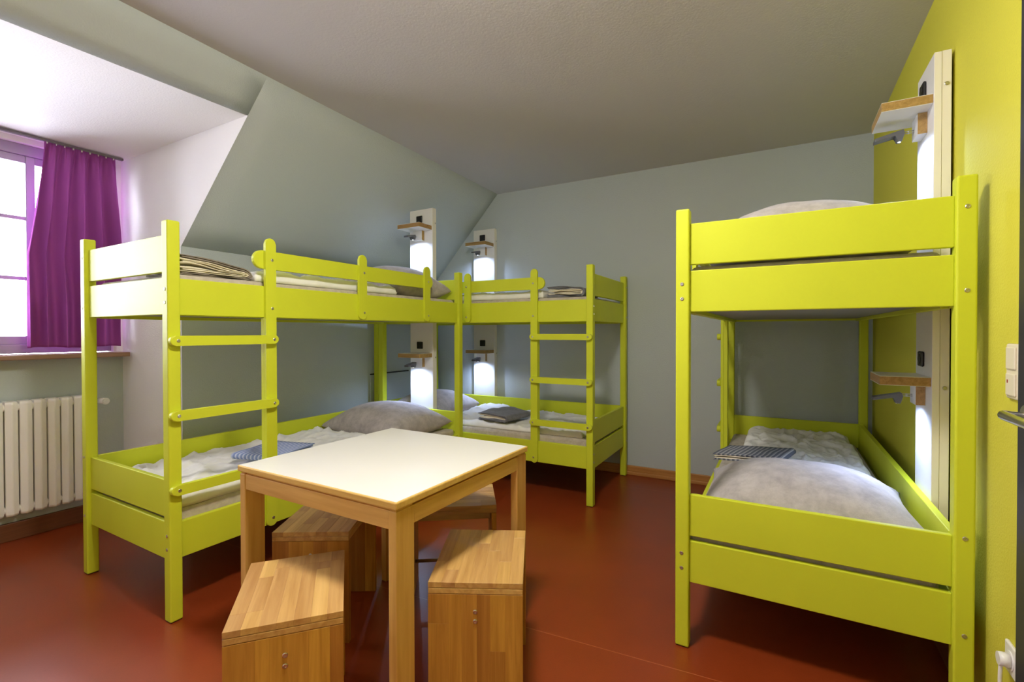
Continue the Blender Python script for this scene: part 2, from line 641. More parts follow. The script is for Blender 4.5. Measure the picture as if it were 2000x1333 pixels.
structure(prism('wall_window', [(xw(YO0), YO0, 0), (xw(1.5), 1.5, 0), (xw(1.5), 1.5, SILL - .03), (xw(YO0), YO0, SILL - .03)], (-0.2, 0, 0), M_WALL),
          'grey-green wall below the window sill')
structure(prism('wall_window_jamb', [(xw(WY1), WY1, SILL - .03), (xw(1.5), 1.5, SILL - .03), (xw(1.5), 1.5, 2.46), (xw(WY1), WY1, 2.46)], (-0.2, 0, 0), M_WHITE))
structure(prism('wall_window_jamb_far', [(xw(YO0), YO0, SILL - .03), (xw(WY0), WY0, SILL - .03), (xw(WY0), WY0, 2.46), (xw(YO0), YO0, 2.46)], (-0.2, 0, 0), M_WHITE))
structure(prism('wall_window_lintel', [(xw(WY0), WY0, WZ1), (xw(WY1), WY1, WZ1), (xw(WY1), WY1, 2.46), (xw(WY0), WY0, 2.46)], (-0.2, 0, 0), M_WHITE))

# window
win = structure(empty('window_1', (-4.09, 0.66, WZ0), 0.0), 'overexposed casement window with slim glazing bars')


def wb(name, y0, y1, z0, z1, x0=-0.025, x1=0.025, mat=M_WINFRAME, parent=win, bev=0.004):
    return box(name, (x0, y0 - 0.66, z0 - WZ0), (x1, y1 - 0.66, z1 - WZ0), mat, parent, bev)


fb = wb('frame_bottom', WY0, WY1, WZ0, 1.165, -0.03, 0.03)
ft = wb('frame_top', WY0, WY1, 2.32, WZ1 + .0, -0.03, 0.03)
for a_, c_ in ((WY0, WY0 + .06), (WY1 - .06, WY1)):
    wb('frame_side', a_, c_, 1.165, 2.32, -0.03, 0.03)
cols = [WY0 + .06, 0.275, 0.655, 1.035, WY1 - .06]
for k, c_ in enumerate(cols[1:-1]):
    w_ = 0.05 if k == 1 else 0.021
    wb('mullion', c_ - w_, c_ + w_, 1.165, 2.32, -0.022, 0.022)
for i in range(4):
    a_, c_ = cols[i] + (0.02 if i else 0), cols[i + 1] - (0.02 if i < 3 else 0)
    if i == 1:
        c_ -= 0.03
    if i == 2:
        a_ += 0.03
    wb('sash_rail', a_, c_, 1.165, 1.216, -0.018, 0.018)
    wb('sash_rail', a_, c_, 2.275, 2.32, -0.018, 0.018)
    zs = [1.216, 1.569, 1.937, 2.275]
    for z_ in zs[1:3]:
        wb('glazing_bar', a_, c_, z_ - .011, z_ + .011, -0.014, 0.014, bev=0.002)
    for j in range(3):
        wb('pane', a_, c_, zs[j] + (.011 if j else 0), zs[j + 1] - (.011 if j < 2 else 0), -0.002, 0.002, M_GLASS, bev=0)
sill = box('window_sill', (-4.13, YO0 + 0.01, SILL - 0.029), (-3.885, 1.468, SILL), M_SILL, None, 0.004)
structure(sill, 'brown wooden window sill above the radiator')
sill.name = 'trim_1'

# skirting boards
structure(prism('baseboard_back', [(-3.3, yb(-3.3), 0), (0.46, yb(0.46), 0), (0.46, yb(0.46), 0.078), (-3.3, yb(-3.3), 0.078)], (0, -0.018, 0), M_SKIRT_X, None, 0.004),
          'varnished wooden skirting board along the far wall')
structure(prism('trim_2', [(-3.3, yb(-3.3) - .018, 0), (0.45, yb(0.45) - .018, 0), (0.45, yb(0.45) - .018, 0.028), (-3.3, yb(-3.3) - .018, 0.028)], (0, -0.012, 0), M_SKIRT_X, None, 0.004),
          'narrow wooden foot strip in front of the far skirting board')
structure(prism('baseboard_window', [(xw(YO0), YO0, 0), (xw(1.46), 1.46, 0), (xw(1.46), 1.46, 0.106), (xw(YO0), YO0, 0.106)], (0.022, 0, 0), M_SKIRT_Y, None, 0.004),
          'dark wooden skirting board below the radiator')
structure(prism('baseboard_right', [(xg(1.6), 1.6, 0), (xg(4.04), 4.04, 0), (xg(4.04), 4.04, 0.078), (xg(1.6), 1.6, 0.078)], (-0.018, 0, 0), M_SKIRT_Y, None, 0.004),
          'wooden skirting board along the lime wall')

# ------------------------------------------------------------------ ceiling light (above the table, just outside the picture)
cl = empty('ceiling_light', (-0.75, 0.95, CEIL))
tag(cl, 'round opal ceiling light above the near end of the room', 'ceiling light')
cyl('mount_ring', (0, 0, -0.02), (0, 0, 0), 0.15, M_WPLAST, cl, 40)
bm = bmesh.new()
prev = None
for i in range(9):
    t = math.pi / 2 * i / 8
    r_ = 0.16 * math.cos(t)
    z_ = -0.02 - 0.085 * math.sin(t)
    if i == 8:
        top = bm.verts.new((0, 0, z_))
        for k in range(40):
            bm.faces.new((prev[k], prev[(k + 1) % 40], top)).smooth = True
        break
    ring = [bm.verts.new((r_ * math.cos(2 * math.pi * k / 40), r_ * math.sin(2 * math.pi * k / 40), z_)) for k in range(40)]
    if prev:
        for k in range(40):
            bm.faces.new((prev[k], prev[(k + 1) % 40], ring[(k + 1) % 40], ring[k])).smooth = True
    prev = ring
link('opal_shade', bm_mesh('opal_shade', bm), M_OPAL, cl)

# ------------------------------------------------------------------ bunk beds
L, W, PA, PB, HP = 2.0886, 0.88, 0.0496, 0.0504, 1.7113
EI, SI = 0.0174, 0.0177


def screw_mesh():
    bm = bmesh.new()
    n = 12
    prof = [(0.0072, 0.0), (0.0072, 0.0016), (0.0056, 0.0026), (0.0034, 0.0026), (0.0030, 0.0012), (0.0, 0.0012)]
    rings = []
    for r_, h_ in prof[:-1]:
        rings.append([bm.verts.new((r_ * math.cos(2 * math.pi * k / n), r_ * math.sin(2 * math.pi * k / n), h_)) for k in range(n)])
    for a_, c_ in zip(rings, rings[1:]):
        for k in range(n):
            bm.faces.new((a_[k], a_[(k + 1) % n], c_[(k + 1) % n], c_[k]))
    bm.faces.new(rings[-1])
    bm.faces.new(rings[0][::-1])
    me = bm_mesh('screw', bm)
    me.materials.append(M_STEEL)
    return me


SCREW = screw_mesh()


def screw(parent, p, direction):
    o = bpy.data.objects.new('screw', SCREW)
    COL.objects.link(o)
    o.parent = parent
    o.location = p
    o.rotation_euler = Vector(direction).to_track_quat('Z', 'Y').to_euler()
    return o


def stadium(name, bed, a0, a1, c0, c1, v0, v1, along, ends=(True, True), mat=M_BED, sgn=1, bevel=0.004):
    """Board with rounded ends. along='u': a = u range, c = z range; along='z': a = z range, c = u range."""
    r_ = (c1 - c0) / 2
    cm = (c0 + c1) / 2
    pts = []
    nseg = 10
    if ends[1]:
        for k in range(nseg + 1):
            t = -math.pi / 2 + math.pi * k / nseg
            pts.append((a1 - r_ + r_ * math.cos(t), cm + r_ * math.sin(t)))
    else:
        pts += [(a1, c0), (a1, c1)]
    if ends[0]:
        for k in range(nseg + 1):
            t = math.pi / 2 + math.pi * k / nseg
            pts.append((a0 + r_ + r_ * math.cos(t), cm + r_ * math.sin(t)))
    else:
        pts += [(a0, c1), (a0, c0)]
    if along == 'u':
        P = [(a, v0 * sgn, c) for a, c in pts]
    else:
        P = [(c, v0 * sgn, a) for a, c in pts]
    return prism(name, P, (0, (v1 - v0) * sgn, 0), mat, bed, bevel, 2)


def bunk_bed(loc, rz, sgn, label):
    B = empty('bunk_bed', loc, rz)
    tag(B, label, 'bunk bed', 'lime bunk beds')

    def bx(name, u0, u1, v0, v1, z0, z1, bev=0.0035, mat=M_BED, seg=2, parent=B):
        return box(name, (u0, v0 * sgn, z0), (u1, v1 * sgn, z1), mat, parent, bev, seg)

    for u0 in (0, L - PA):
        for v0 in (0, W - PB):
            bx('post', u0, u0 + PA, v0, v0 + PB, 0.003, HP, 0.006, seg=3)
            f = bx('foot_pad', u0 + .004, u0 + PA - .004, v0 + .004, v0 + PB - .004, 0, 0.004, 0, M_BLACK)
    t = 0.022
    for u0 in (EI, L - EI - t):
        for z0, z1 in ((1.4960, 1.6555), (1.3127, 1.4728), (0.4366, 0.599), (0.254, 0.4166)):
            bx('end_board', u0, u0 + t, PB - .0005, W - PB + .0005, z0, z1, 0.003)
    for z0, z1 in ((1.3108, 1.4687), (0.2600, 0.4171)):
        bx('side_rail', PA - .0005, L - PA + .0005, SI, SI + .025, z0, z1, 0.003)
        bx('side_rail', PA - .0005, L - PA + .0005, W - .052, W - .027, z0, z1, 0.003)
    bx('back_board', PA - .0005, L - PA + .0005, W - .052, W - .027, 0.4366, 0.602, 0.003)
    for z0 in (1.326, 0.296):
        bx('bed_base', EI + t + .002, L - EI - t - .002, SI + .026, W - .053, z0, z0 + .014, 0, M_BASE)
        for vv in (SI + .026, W - .053 - .02):
            bx('support_strip', PA + .01, L - PA - .01, vv, vv + .02, z0 - .018, z0, 0.001)
    # ladder
    stadium('ladder_stile', B, 0.256, 1.709, 0.433, 0.489, 0.0, SI - .0005, 'z', (True, True), sgn=sgn)
    bx('stile_backing', 0.433, 0.489, SI, SI + .026, 0.4175, 1.3103, 0.003)
    for z_ in (1.2002, 0.8808, 0.5645):
        stadium('rung', B, -0.002, 0.487, z_ - .0215, z_ + .0215, -0.025, -0.0005, 'u', sgn=sgn)
        for u_ in (0.0286, 0.4609):
            screw(B, (u_, -0.0245 * sgn, z_), (0, -sgn, 0))
    for z_ in (1.600, 1.356, 0.297):
        screw(B, (0.468 if z_ > .3 else 0.466, 0.0005 * sgn, z_), (0, -sgn, 0))
    # guard rail
    stadium('guard_rail', B, 0.382, 1.742, 1.555, 1.646, SI, SI + .022, 'u', sgn=sgn)
    for u_ in (1.061, 1.662):
        stadium('guard_slat', B, 1.3125, 1.710, u_ - .03, u_ + .03, 0.0, SI - .0005, 'z', sgn=sgn)
        for z_ in (1.600, 1.356):
            screw(B, (u_ + .009, 0.0005 * sgn, z_), (0, -sgn, 0))
    # bolts through the posts
    for u_, d in ((0.0005, -1), (L - .0005, 1)):
        for z_ in (1.42, 1.363, 0.37, 0.312):
            screw(B, (u_, PB * .48 * sgn, z_), (d, 0, 0))
        for z_ in (1.615, 1.36, 0.60, 0.30):
            screw(B, (u_, (W - PB * .48) * sgn, z_), (d, 0, 0))
    return B


BA = bunk_bed((-2.2707, 0.9891, 0), math.pi / 2 + 0.0099, 1, 'lime bunk bed along the sloping wall, nearest the window')
BB = bunk_bed((-1.2143, 3.1440, 0), math.pi + 0.0279, -1, 'lime bunk bed along the grey far wall')
BC = bunk_bed((-0.4400, 4.0095, 0), -math.pi / 2 + 0.0197, 1, 'lime bunk bed against the lime green wall')
BEDS = {'A': (BA, 1), 'B': (BB, -1), 'C': (BC, 1)}
ROT = {'A': math.pi / 2 + 0.0099, 'B': math.pi + 0.0279, 'C': -math.pi / 2 + 0.0197}
LOC = {'A': Vector((-2.2707, 0.9891, 0)), 'B': Vector((-1.2143, 3.1440, 0)), 'C': Vector((-0.44, 4.0095, 0))}


def on_bed(o, b, u, v, z, extra=0.0):
    """Place o with its origin at bed-local (u, v, z)."""
    s = BEDS[b][1]
    R = Matrix.Rotation(ROT[b], 3, 'Z')
    o.location = LOC[b] + R @ Vector((u, v * s, z))
    o.rotation_euler = (0, 0, ROT[b] + extra * s)
    return o


# ------------------------------------------------------------------ mattresses


def mattress(b, z, label):
    me = bpy.data.meshes.get('mattress_' + b + 'x')
    bm = bmesh.new()
    lu, lv, h = 1.985, 0.765, 0.152
    bm_box(bm, (-lu / 2, -lv / 2, 0), (lu / 2, lv / 2, h), 0.022, 3)
    o = link('mattress', bm_mesh('mattress', bm), M_MATT, None)
    for p_ in o.data.polygons:
        p_.use_smooth = False
    on_bed(o, b, L / 2, 0.0455 + lv / 2, z)
    tag(o, label, 'mattress', 'beige mattresses')


mattress('A', 1.3405, 'beige mattress on the top bunk nearest the window')
mattress('A', 0.3105, 'beige mattress on the bottom bunk nearest the window')
mattress('B', 1.3405, 'beige mattress on the top bunk along the far wall')
mattress('B', 0.3105, 'beige mattress on the bottom bunk along the far wall')
mattress('C', 1.3405, 'beige mattress on the top bunk at the lime wall')
mattress('C', 0.3105, 'beige mattress on the bottom bunk at the lime wall')
MU, ML = 1.4925, 0.4625          # mattress tops

# ------------------------------------------------------------------ duvets, pillows


def duvet(b, u0, u1, v0, v1, z, h, seed, label, amp=1.0, mound=None):
    nu, nv = 110, 72
    lu, lv = u1 - u0, v1 - v0
    bm = bmesh.new()
    rnd = seed * 13.7

    def wr(x, y):
        # quilted puffs, creases running different ways
        wx = x + 0.05 * nz(x * 5, y * 5, rnd)
        wy = y + 0.05 * nz(x * 5, y * 5, rnd + 9)
        r1 = 1 - abs(nz(wx * 7.0, wy * 3.2, rnd + 1))
        r2_ = 1 - abs(nz(wx * 4.0 + wy * 7, wy * 9 - wx * 5, rnd + 2))
        r3 = 1 - abs(nz(wx * 21, wy * 17, rnd + 3))
        q = 1 - min(1, abs(math.sin(math.pi * wx / 0.22)) * 5) * min(1, abs(math.sin(math.pi * wy / 0.22)) * 5)
        return 0.020 * (r1 ** 3 - .5) + 0.016 * (r2_ ** 4 - .4) + 0.007 * (r3 ** 3 - .4) - 0.006 * q + 0.012 * nz(x * 2, y * 2, rnd + 5)

    top, bot = [], []
    for i in range(nu + 1):
        rt, rb = [], []
        for j in range(nv + 1):
            s, t = i / nu * 2 - 1, j / nv * 2 - 1
            # superelliptic rounding of the rim
            ex = math.copysign(1 - (1 - abs(s)) ** 1.0, s)
            ey = math.copysign(1 - (1 - abs(t)) ** 1.0, t)
            x, y = ex * lu / 2, ey * lv / 2
            d = min(lu / 2 - abs(x), lv / 2 - abs(y))
            rim = min(1.0, d / (h * 0.65))
            prof = math.sqrt(max(0.0, 1 - (1 - rim) ** 2))
            en = 0.012 * nz(x * 6, y * 6, rnd + 11)
            xo = x + (en if abs(s) > .9 else 0) * 1.0
            yo = y + (en if abs(t) > .9 else 0) * 1.0
            hh = h * (0.30 + 0.70 * prof) + wr(x, y) * amp * prof
            if mound:
                mu_, mv_, mr_, mh_ = mound
                hh += mh_ * math.exp(-(((x + (u0 + u1) / 2 - mu_) / mr_) ** 2 + ((y + (v0 + v1) / 2 - mv_) / mr_) ** 2)) * prof
            rt.append(bm.verts.new((xo, yo * BEDS[b][1], max(0.008, hh))))
            rb.append(bm.verts.new((xo * 0.992, yo * 0.99 * BEDS[b][1], 0.0)))
        top.append(rt)
        bot.append(rb)
    for i in range(nu):
        for j in range(nv):
            bm.faces.new((top[i][j], top[i + 1][j], top[i + 1][j + 1], top[i][j + 1])).smooth = True
    ring_t = [top[i][0] for i in range(nu + 1)] + [top[nu][j] for j in range(1, nv + 1)] + [top[i][nv] for i in range(nu - 1, -1, -1)] + [top[0][j] for j in range(nv - 1, 0, -1)]
    ring_b = [bot[i][0] for i in range(nu + 1)] + [bot[nu][j] for j in range(1, nv + 1)] + [bot[i][nv] for i in range(nu - 1, -1, -1)] + [bot[0][j] for j in range(nv - 1, 0, -1)]
    keep = set(ring_b)
    inner = [v_ for row in bot for v_ in row if v_ not in keep]
    for v_ in inner:
        bm.verts.remove(v_)
    n = len(ring_t)
    for k in range(n):
        bm.faces.new((ring_t[k], ring_t[(k + 1) % n], ring_b[(k + 1) % n], ring_b[k])).smooth = True
    bm.faces.new(ring_b[::-1])
    o = link('duvet', bm_mesh('duvet', bm), M_DUVET)
    on_bed(o, b, (u0 + u1) / 2, (v0 + v1) / 2, z)
    tag(o, label, 'duvet', 'white duvets')
    return o


duvet('A', 0.062, 1.375, 0.06, 0.79, ML, 0.062, 1, 'white crumpled duvet on the bottom bunk nearest the window', 1.1)
duvet('B', 0.10, 1.40, 0.06, 0.79, ML, 0.044, 2, 'white crumpled duvet on the bottom bunk along the far wall', 0.8, (1.25, .70, .22, .035))
duvet('C', 0.085, 1.345, 0.15, 0.765, ML, 0.066, 3, 'white crumpled duvet on the bottom bunk at the lime wall', 1.25)
duvet('A', 0.415, 1.41, 0.055, 0.79, MU, 0.056, 4, 'white duvet on the top bunk nearest the window', 0.7)
duvet('B', 0.41, 1.45, 0.055, 0.79, MU, 0.056, 5, 'white duvet on the top bunk along the far wall', 0.6)


def pillow(b, u0, u1, v0, v1, z, h, seed, label, extra=0.0, tilt=0.0):
    n = 44
    lu, lv = (u1 - u0) / 2, (v1 - v0) / 2
    rnd = seed * 7.3
    bm = bmesh.new()
    top, bot = [], []
    s_ = BEDS[b][1]
    for i in range(n + 1):
        rt, rb = [], []
        for j in range(n + 1):
            s, t = i / n * 2 - 1, j / n * 2 - 1
            # pointed corners, sides slightly drawn in
            x = lu * s * (1 - 0.07 * (1 - t * t) * abs(s) ** 2)
            y = lv * t * (1 - 0.07 * (1 - s * s) * abs(t) ** 2)
            f = (max(0, 1 - abs(s) ** 2.3) * max(0, 1 - abs(t) ** 2.3)) ** 0.52
            rad = math.hypot(s, t)
            wv = 0.010 * nz(x * 4, y * 4, rnd) + 0.006 * (1 - abs(nz(x * 9 + y * 3, y * 9 - x * 4, rnd + 3))) * f
            ang = math.atan2(t, s)
            wv += 0.007 * math.sin(ang * 14 + 3 * nz(s * 2, t * 2, rnd)) * max(0, rad - .75) * (1 if f > 0.02 else 0)
            zc_ = h * 0.22
            corner = 0.03 * max(0, abs(s * t) - .55)
            zt_ = zc_ + h * 0.78 * f + wv * min(1, f * 4) + corner
            zb_ = zc_ - h * 0.22 * min(1, f * 1.8) + corner
            zt_ += tilt * x
            rt.append(bm.verts.new((x, y * s_, zt_)))
            rb.append(rt[-1] if i in (0, n) or j in (0, n) else bm.verts.new((x, y * s_, max(0.0, zb_))))
        top.append(rt)
        bot.append(rb)
    for i in range(n):
        for j in range(n):
            bm.faces.new((top[i][j], top[i + 1][j], top[i + 1][j + 1], top[i][j + 1])).smooth = True
            q = (bot[i][j], bot[i][j + 1], bot[i + 1][j + 1], bot[i + 1][j])
            if not bm.faces.get(q):
                try:
                    bm.faces.new(q).smooth = True
                except ValueError:
                    pass
    o = link('pillow', bm_mesh('pillow', bm), M_PILLOW)
    on_bed(o, b, (u0 + u1) / 2, (v0 + v1) / 2, z, extra)
    tag(o, label, 'pillow', 'grey velour pillows')
    return o


pillow('A', 1.375, 2.025, 0.055, 0.815, ML, 0.232, 1, 'plump grey pillow on the bottom bunk nearest the window')
pillow('A', 1.42, 2.03, 0.06, 0.80, MU, 0.252, 2, 'grey pillow on the top bunk nearest the window')
pillow('B', 1.46, 2.03, 0.06, 0.81, ML, 0.222, 3, 'grey pillow in the dark far corner of the bottom bunk')
pillow('C', 1.355, 2.035, 0.055, 0.825, ML, 0.205, 4, 'large beige pillow at the near end of the bottom bunk at the lime wall')
pillow('C', 1.38, 2.035, 0.06, 0.80, MU, 0.262, 5, 'beige pillow peeping over the top bunk board at the lime wall')

# ------------------------------------------------------------------ folded linen


def fold_layer(name, parent, x0, x1, zb, zt, th, depth, mat, seed, sag=0.0, side=1, wob=0.004):
    """U-shaped folded sheet: bend at x1, open at x0, swept along y."""
    ny = 10
    prof = []
    r_ = (zt - zb) / 2
    zc_ = (zt + zb) / 2
    npt = 10
    outer, inner = [], []
    for k in range(npt + 1):
        x = x0 + (x1 - r_ - x0) * k / npt
        outer.append((x, zb))
        inner.append((x, zb + th))
    for k in range(1, 9):
        t = -math.pi / 2 + math.pi * k / 9
        outer.append((x1 - r_ + r_ * math.cos(t), zc_ + r_ * math.sin(t)))
        ri = max(r_ - th, 0.0006)
        inner.append((x1 - r_ + ri * math.cos(t), zc_ + ri * math.sin(t)))
    for k in range(npt + 1):
        x = x1 - r_ + (x0 - x1 + r_) * k / npt
        outer.append((x, zt))
        inner.append((x, zt - th))
    prof = outer + inner[::-1]
    bm = bmesh.new()
    rows = []
    for j in range(ny + 1):
        y = -depth / 2 + depth * j / ny
        row = []
        for (x, z) in prof:
            w_ = wob * nz(x * 9 + seed, y * 9, z * 20) * (1 if z > zb + th * .5 else 0.0)
            sg = -sag * ((x - x0) / (x1 - x0)) ** 2 * max(0, z - zb) / max(1e-4, zt - zb)
            row.append(bm.verts.new((side * x, y + 0.004 * nz(x * 8, seed, z * 60), max(0.0004, z + w_ + sg))))
        rows.append(row)
    n = len(prof)
    for j in range(ny):
        for k in range(n):
            bm.faces.new((rows[j][k], rows[j][(k + 1) % n], rows[j + 1][(k + 1) % n], rows[j + 1][k])).smooth = True
    m_ = len(outer)
    for row, rev in ((rows[0], False), (rows[-1], True)):
        for k in range(m_ - 1):
            q = (row[k], row[k + 1], row[n - 2 - k], row[n - 1 - k])
            bm.faces.new(q if not rev else q[::-1])
    return link(name, bm_mesh(name, bm), mat, parent)


def linen(b, u, v, z, ang, w, d, h, outer, inner, seed, label, side=1, n_out=2, n_in=2, sag=0.0, th=0.0032, wob=0.005):
    e = empty('folded_linen', (0, 0, 0))
    on_bed(e, b, u, v, z)
    e.rotation_euler = (0, 0, ROT[b] + ang)
    tag(e, label, 'linen', 'folded linen sets on the bunks')
    zb, zt, x1 = 0.0, h, w / 2
    for k in range(n_out + n_in):
        mat = outer if k < n_out else inner
        nm = 'outer_sheet' if k < n_out else 'inner_sheet'
        fold_layer(nm, e, -w / 2 + (0.0, 0.016, 0.006, 0.022, 0.010, 0.018)[k], x1, zb, zt, th, d - 0.004 * k, mat, seed + 0.35 * k, sag, side, wob)
        step = (h / 2 - th * 0.9) / (n_out + n_in)
        zb += step
        zt -= step
        x1 -= step * 1.1
    return e


linen('A', 0.655, 0.275, ML + 0.083, math.radians(17), 0.32, 0.285, 0.030, M_BLUESTRIPE, M_BLUESTRIPE, 1,
      'flat blue striped folded linen on the bottom bunk nearest the window', side=-1, n_out=2, n_in=1, th=0.004)
linen('A', 0.235, 0.20, MU, math.radians(2), 0.34, 0.27, 0.088, M_TAUPECLOTH, M_CREAMCLOTH, 4,
      'taupe and cream folded linen on the top bunk nearest the window', n_out=2, n_in=3, sag=0.035, th=0.005, wob=0.010)
linen('B', 0.845, 0.235, ML + 0.062, math.radians(-8), 0.30, 0.34, 0.058, M_GREYCLOTH, M_CREAMCLOTH, 7,
      'grey folded linen on the bottom bunk along the far wall', side=-1, n_out=3, n_in=2, th=0.006, wob=0.014, sag=0.014)
linen('B', 0.225, 0.20, MU + 0.002, math.radians(-4), 0.31, 0.27, 0.080, M_GREYCLOTH, M_CREAMCLOTH, 9,
      'dark grey folded linen with cream inside on the top bunk along the far wall', side=-1, n_out=3, n_in=3, sag=0.012, th=0.005, wob=0.012)
lc = linen('C', 1.185, 0.24, ML + 0.102, math.radians(76), 0.34, 0.26, 0.034, M_GREYSTRIPE, M_CREAMCLOTH, 11,
      'grey striped folded linen beside the large beige pillow', side=1, n_out=2, n_in=1, th=0.004)
lc.rotation_euler.y = math.radians(-6)

# ------------------------------------------------------------------ bedside panels with shelves and reading lamps


def bedside_panel(loc, rz, label, depth=0.05):
    """Local frame: front faces -Y, x to the right, back at y = 0."""
    P = empty('bedside_panel', loc, rz)
    tag(P, label, 'bedside panel', 'white bedside panels')
    hw = 0.123
    zb, zt = 0.33, 2.266
    box('front_board', (-hw, -depth, zb), (hw, -depth + 0.022, zt), M_PANEL, P, 0.0012)
    eb = box('edge_band', (hw - .0005, -depth + .0008, zb), (hw + .001, -depth + 0.0212, zt), M_PANELEDGE, P, 0)
    box('rear_board', (-hw, -depth + 0.0225, zb), (hw - .001, -0.0, zt + .002), M_PANELEDGE, P, 0.0012)
    fy = -depth
    for zs in (2.12, 1.062):
        sh = box('shelf', (-0.118, fy - 0.155, zs - .0335), (0.115, fy - .0003, zs - .0015), M_OAK, P, 0.0012)
        box('laminate', (-0.1175, fy - 0.1545, zs - .0015), (0.1145, fy - .0004, zs), M_PANEL, sh, 0)
        box('laminate', (-0.1175, fy - 0.1545, zs - .0350), (0.1145, fy - .0004, zs - .0335), M_PANEL, sh, 0)
        sk = box('socket', (-0.046, fy - .011, zs + .034), (0.018, fy - .0002, zs + .094), M_BLACK, P, 0.006, 3)
        cyl('socket_well', (-0.014, fy - .0125, zs + .064), (-0.014, fy - .0108, zs + .064), 0.021, M_BLACK, sk, 20)
        bk = box('lamp_block', (-0.060, fy - .030, zs - .116), (0.034, fy - .0003, zs - .0355), M_PANEL, P, 0.001)
        box('edge_band', (0.0335, fy - .0297, zs - .1158), (0.0348, fy - .0006, zs - .0357), M_OAK, bk, 0)
        # reading lamp: flat head on two wire rods with a drop housing the LED
        zl = zs - .084
        x_ = -0.022
        bm = bmesh.new()
        prof = [(-0.066, 0.010), (-0.160, -0.012), (-0.160, -0.026), (-0.092, -0.010), (-0.084, -0.034), (-0.070, -0.034), (-0.062, -0.006)]
        a_ = [bm.verts.new((x_ - .022, fy + yy, zl + zz)) for yy, zz in prof]
        c_ = [bm.verts.new((x_ + .022, fy + yy, zl + zz)) for yy, zz in prof]
        bm.faces.new(a_)
        bm.faces.new(c_[::-1])
        for k in range(len(prof)):
            bm.faces.new((a_[k], a_[(k + 1) % len(prof)], c_[(k + 1) % len(prof)], c_[k]))
        bmesh.ops.bevel(bm, geom=list(bm.edges), offset=0.002, segments=2, profile=0.5, affect='EDGES')
        hd = link('reading_lamp', bm_mesh('reading_lamp', bm), M_GREYMETAL, P)
        for dz in (-0.004, 0.004):
            cyl('stem', (x_, fy - .0295, zl + dz), (x_, fy - .066, zl + dz), 0.0018, M_STEEL, hd, 8)
        cyl('stem_collar', (x_, fy - .046, zl), (x_, fy - .050, zl), 0.0068, M_STEEL, hd, 10)
        cyl('lens', (x_, fy - .077, zl - .0352), (x_, fy - .077, zl - .0338), 0.005, M_LED, hd, 12)
        ld = bpy.data.lights.new('reading_light', 'SPOT')
        ld.energy = READ_POWER
        ld.spot_size = math.radians(175)
        ld.spot_blend = 1.0
        ld.shadow_soft_size = 0.012
        ld.color = (0.50, 0.64, 1.0)
        lo = bpy.data.objects.new('reading_light', ld)
        COL.objects.link(lo)
        lo.parent = P
        lo.location = (x_, fy - .080, zl - .042)
    for zz in (2.18, 1.06):
        screw(P, (hw + .0005, -0.014, zz - .035), (1, 0, 0))
    return P


bedside_panel((-2.709, 3.108, 0), 0.004, 'white lamp panel between the two beds in the corner, nearest the window')
bedside_panel((-2.694, yb(-2.694) - .001, 0), 0.026, 'white lamp panel on the grey far wall')
bedside_panel((xg(2.43) - .010, 2.43, 0), -math.pi / 2 + 0.016, 'white lamp panel on the lime green wall', 0.050)
box('panel_batten', (xg(2.43) - .0080, 2.335, 0.4), (xg(2.43) - .0018, 2.52, 2.25), M_HATCHEDGE, None, 0)  # black strip paints the shade in the gap behind the panel
pb_ = bpy.data.objects['panel_batten']
tag(pb_, 'dark batten behind the white panel on the lime wall', 'batten')

# ------------------------------------------------------------------ table
T = empty('table', (-1.376, 1.386, 0), 0.0045)
tag(T, 'square beech table with cream laminate top', 'table')
HX, HY, HT = 0.396, 0.3925, 0.747
box('tabletop', (-HX, -HY, HT - .0235), (HX, HY, HT - .001), M_TABLE_X, T, 0.004)
box('laminate_top', (-HX + .005, -HY + .005, HT - .0015), (HX - .005, HY - .005, HT), M_LAM, T, 0.0004, 1)
for sx_ in (-1, 1):
    for sy_ in (-1, 1):
        x0 = sx_ * (HX - .006)
        y0 = sy_ * (HY - .006)
        box('leg', (x0, y0, 0), (x0 - sx_ * .032, y0 - sy_ * .076, HT - .031), M_TABLE_Z, T, 0.003)
        box('spacer', (x0 - sx_ * .004, y0 - sy_ * .004, HT - .031), (x0 - sx_ * .028, y0 - sy_ * .07, HT - .0235), M_TABLE_Z, T, 0)
    x0 = sx_ * (HX - .007)
    box('apron', (x0, -HY + .082, HT - .087), (x0 - sx_ * .022, HY - .082, HT - .031), M_TABLE_Y, T, 0.002)
for sy_ in (-1, 1):
    y0 = sy_ * (HY - .008)
    box('apron', (-HX + .038, y0, HT - .087), (HX - .038, y0 - sy_ * .022, HT - .031), M_TABLE_X, T, 0.002)
    box('apron_lip', (-HX + .038, y0 - sy_ * .006, HT - .031), (HX - .038, y0 - sy_ * .02, HT - .0235), M_TABLE_X, T, 0)

# ------------------------------------------------------------------ stools
SL, SW, SH = 0.402, 0.300, 0.445


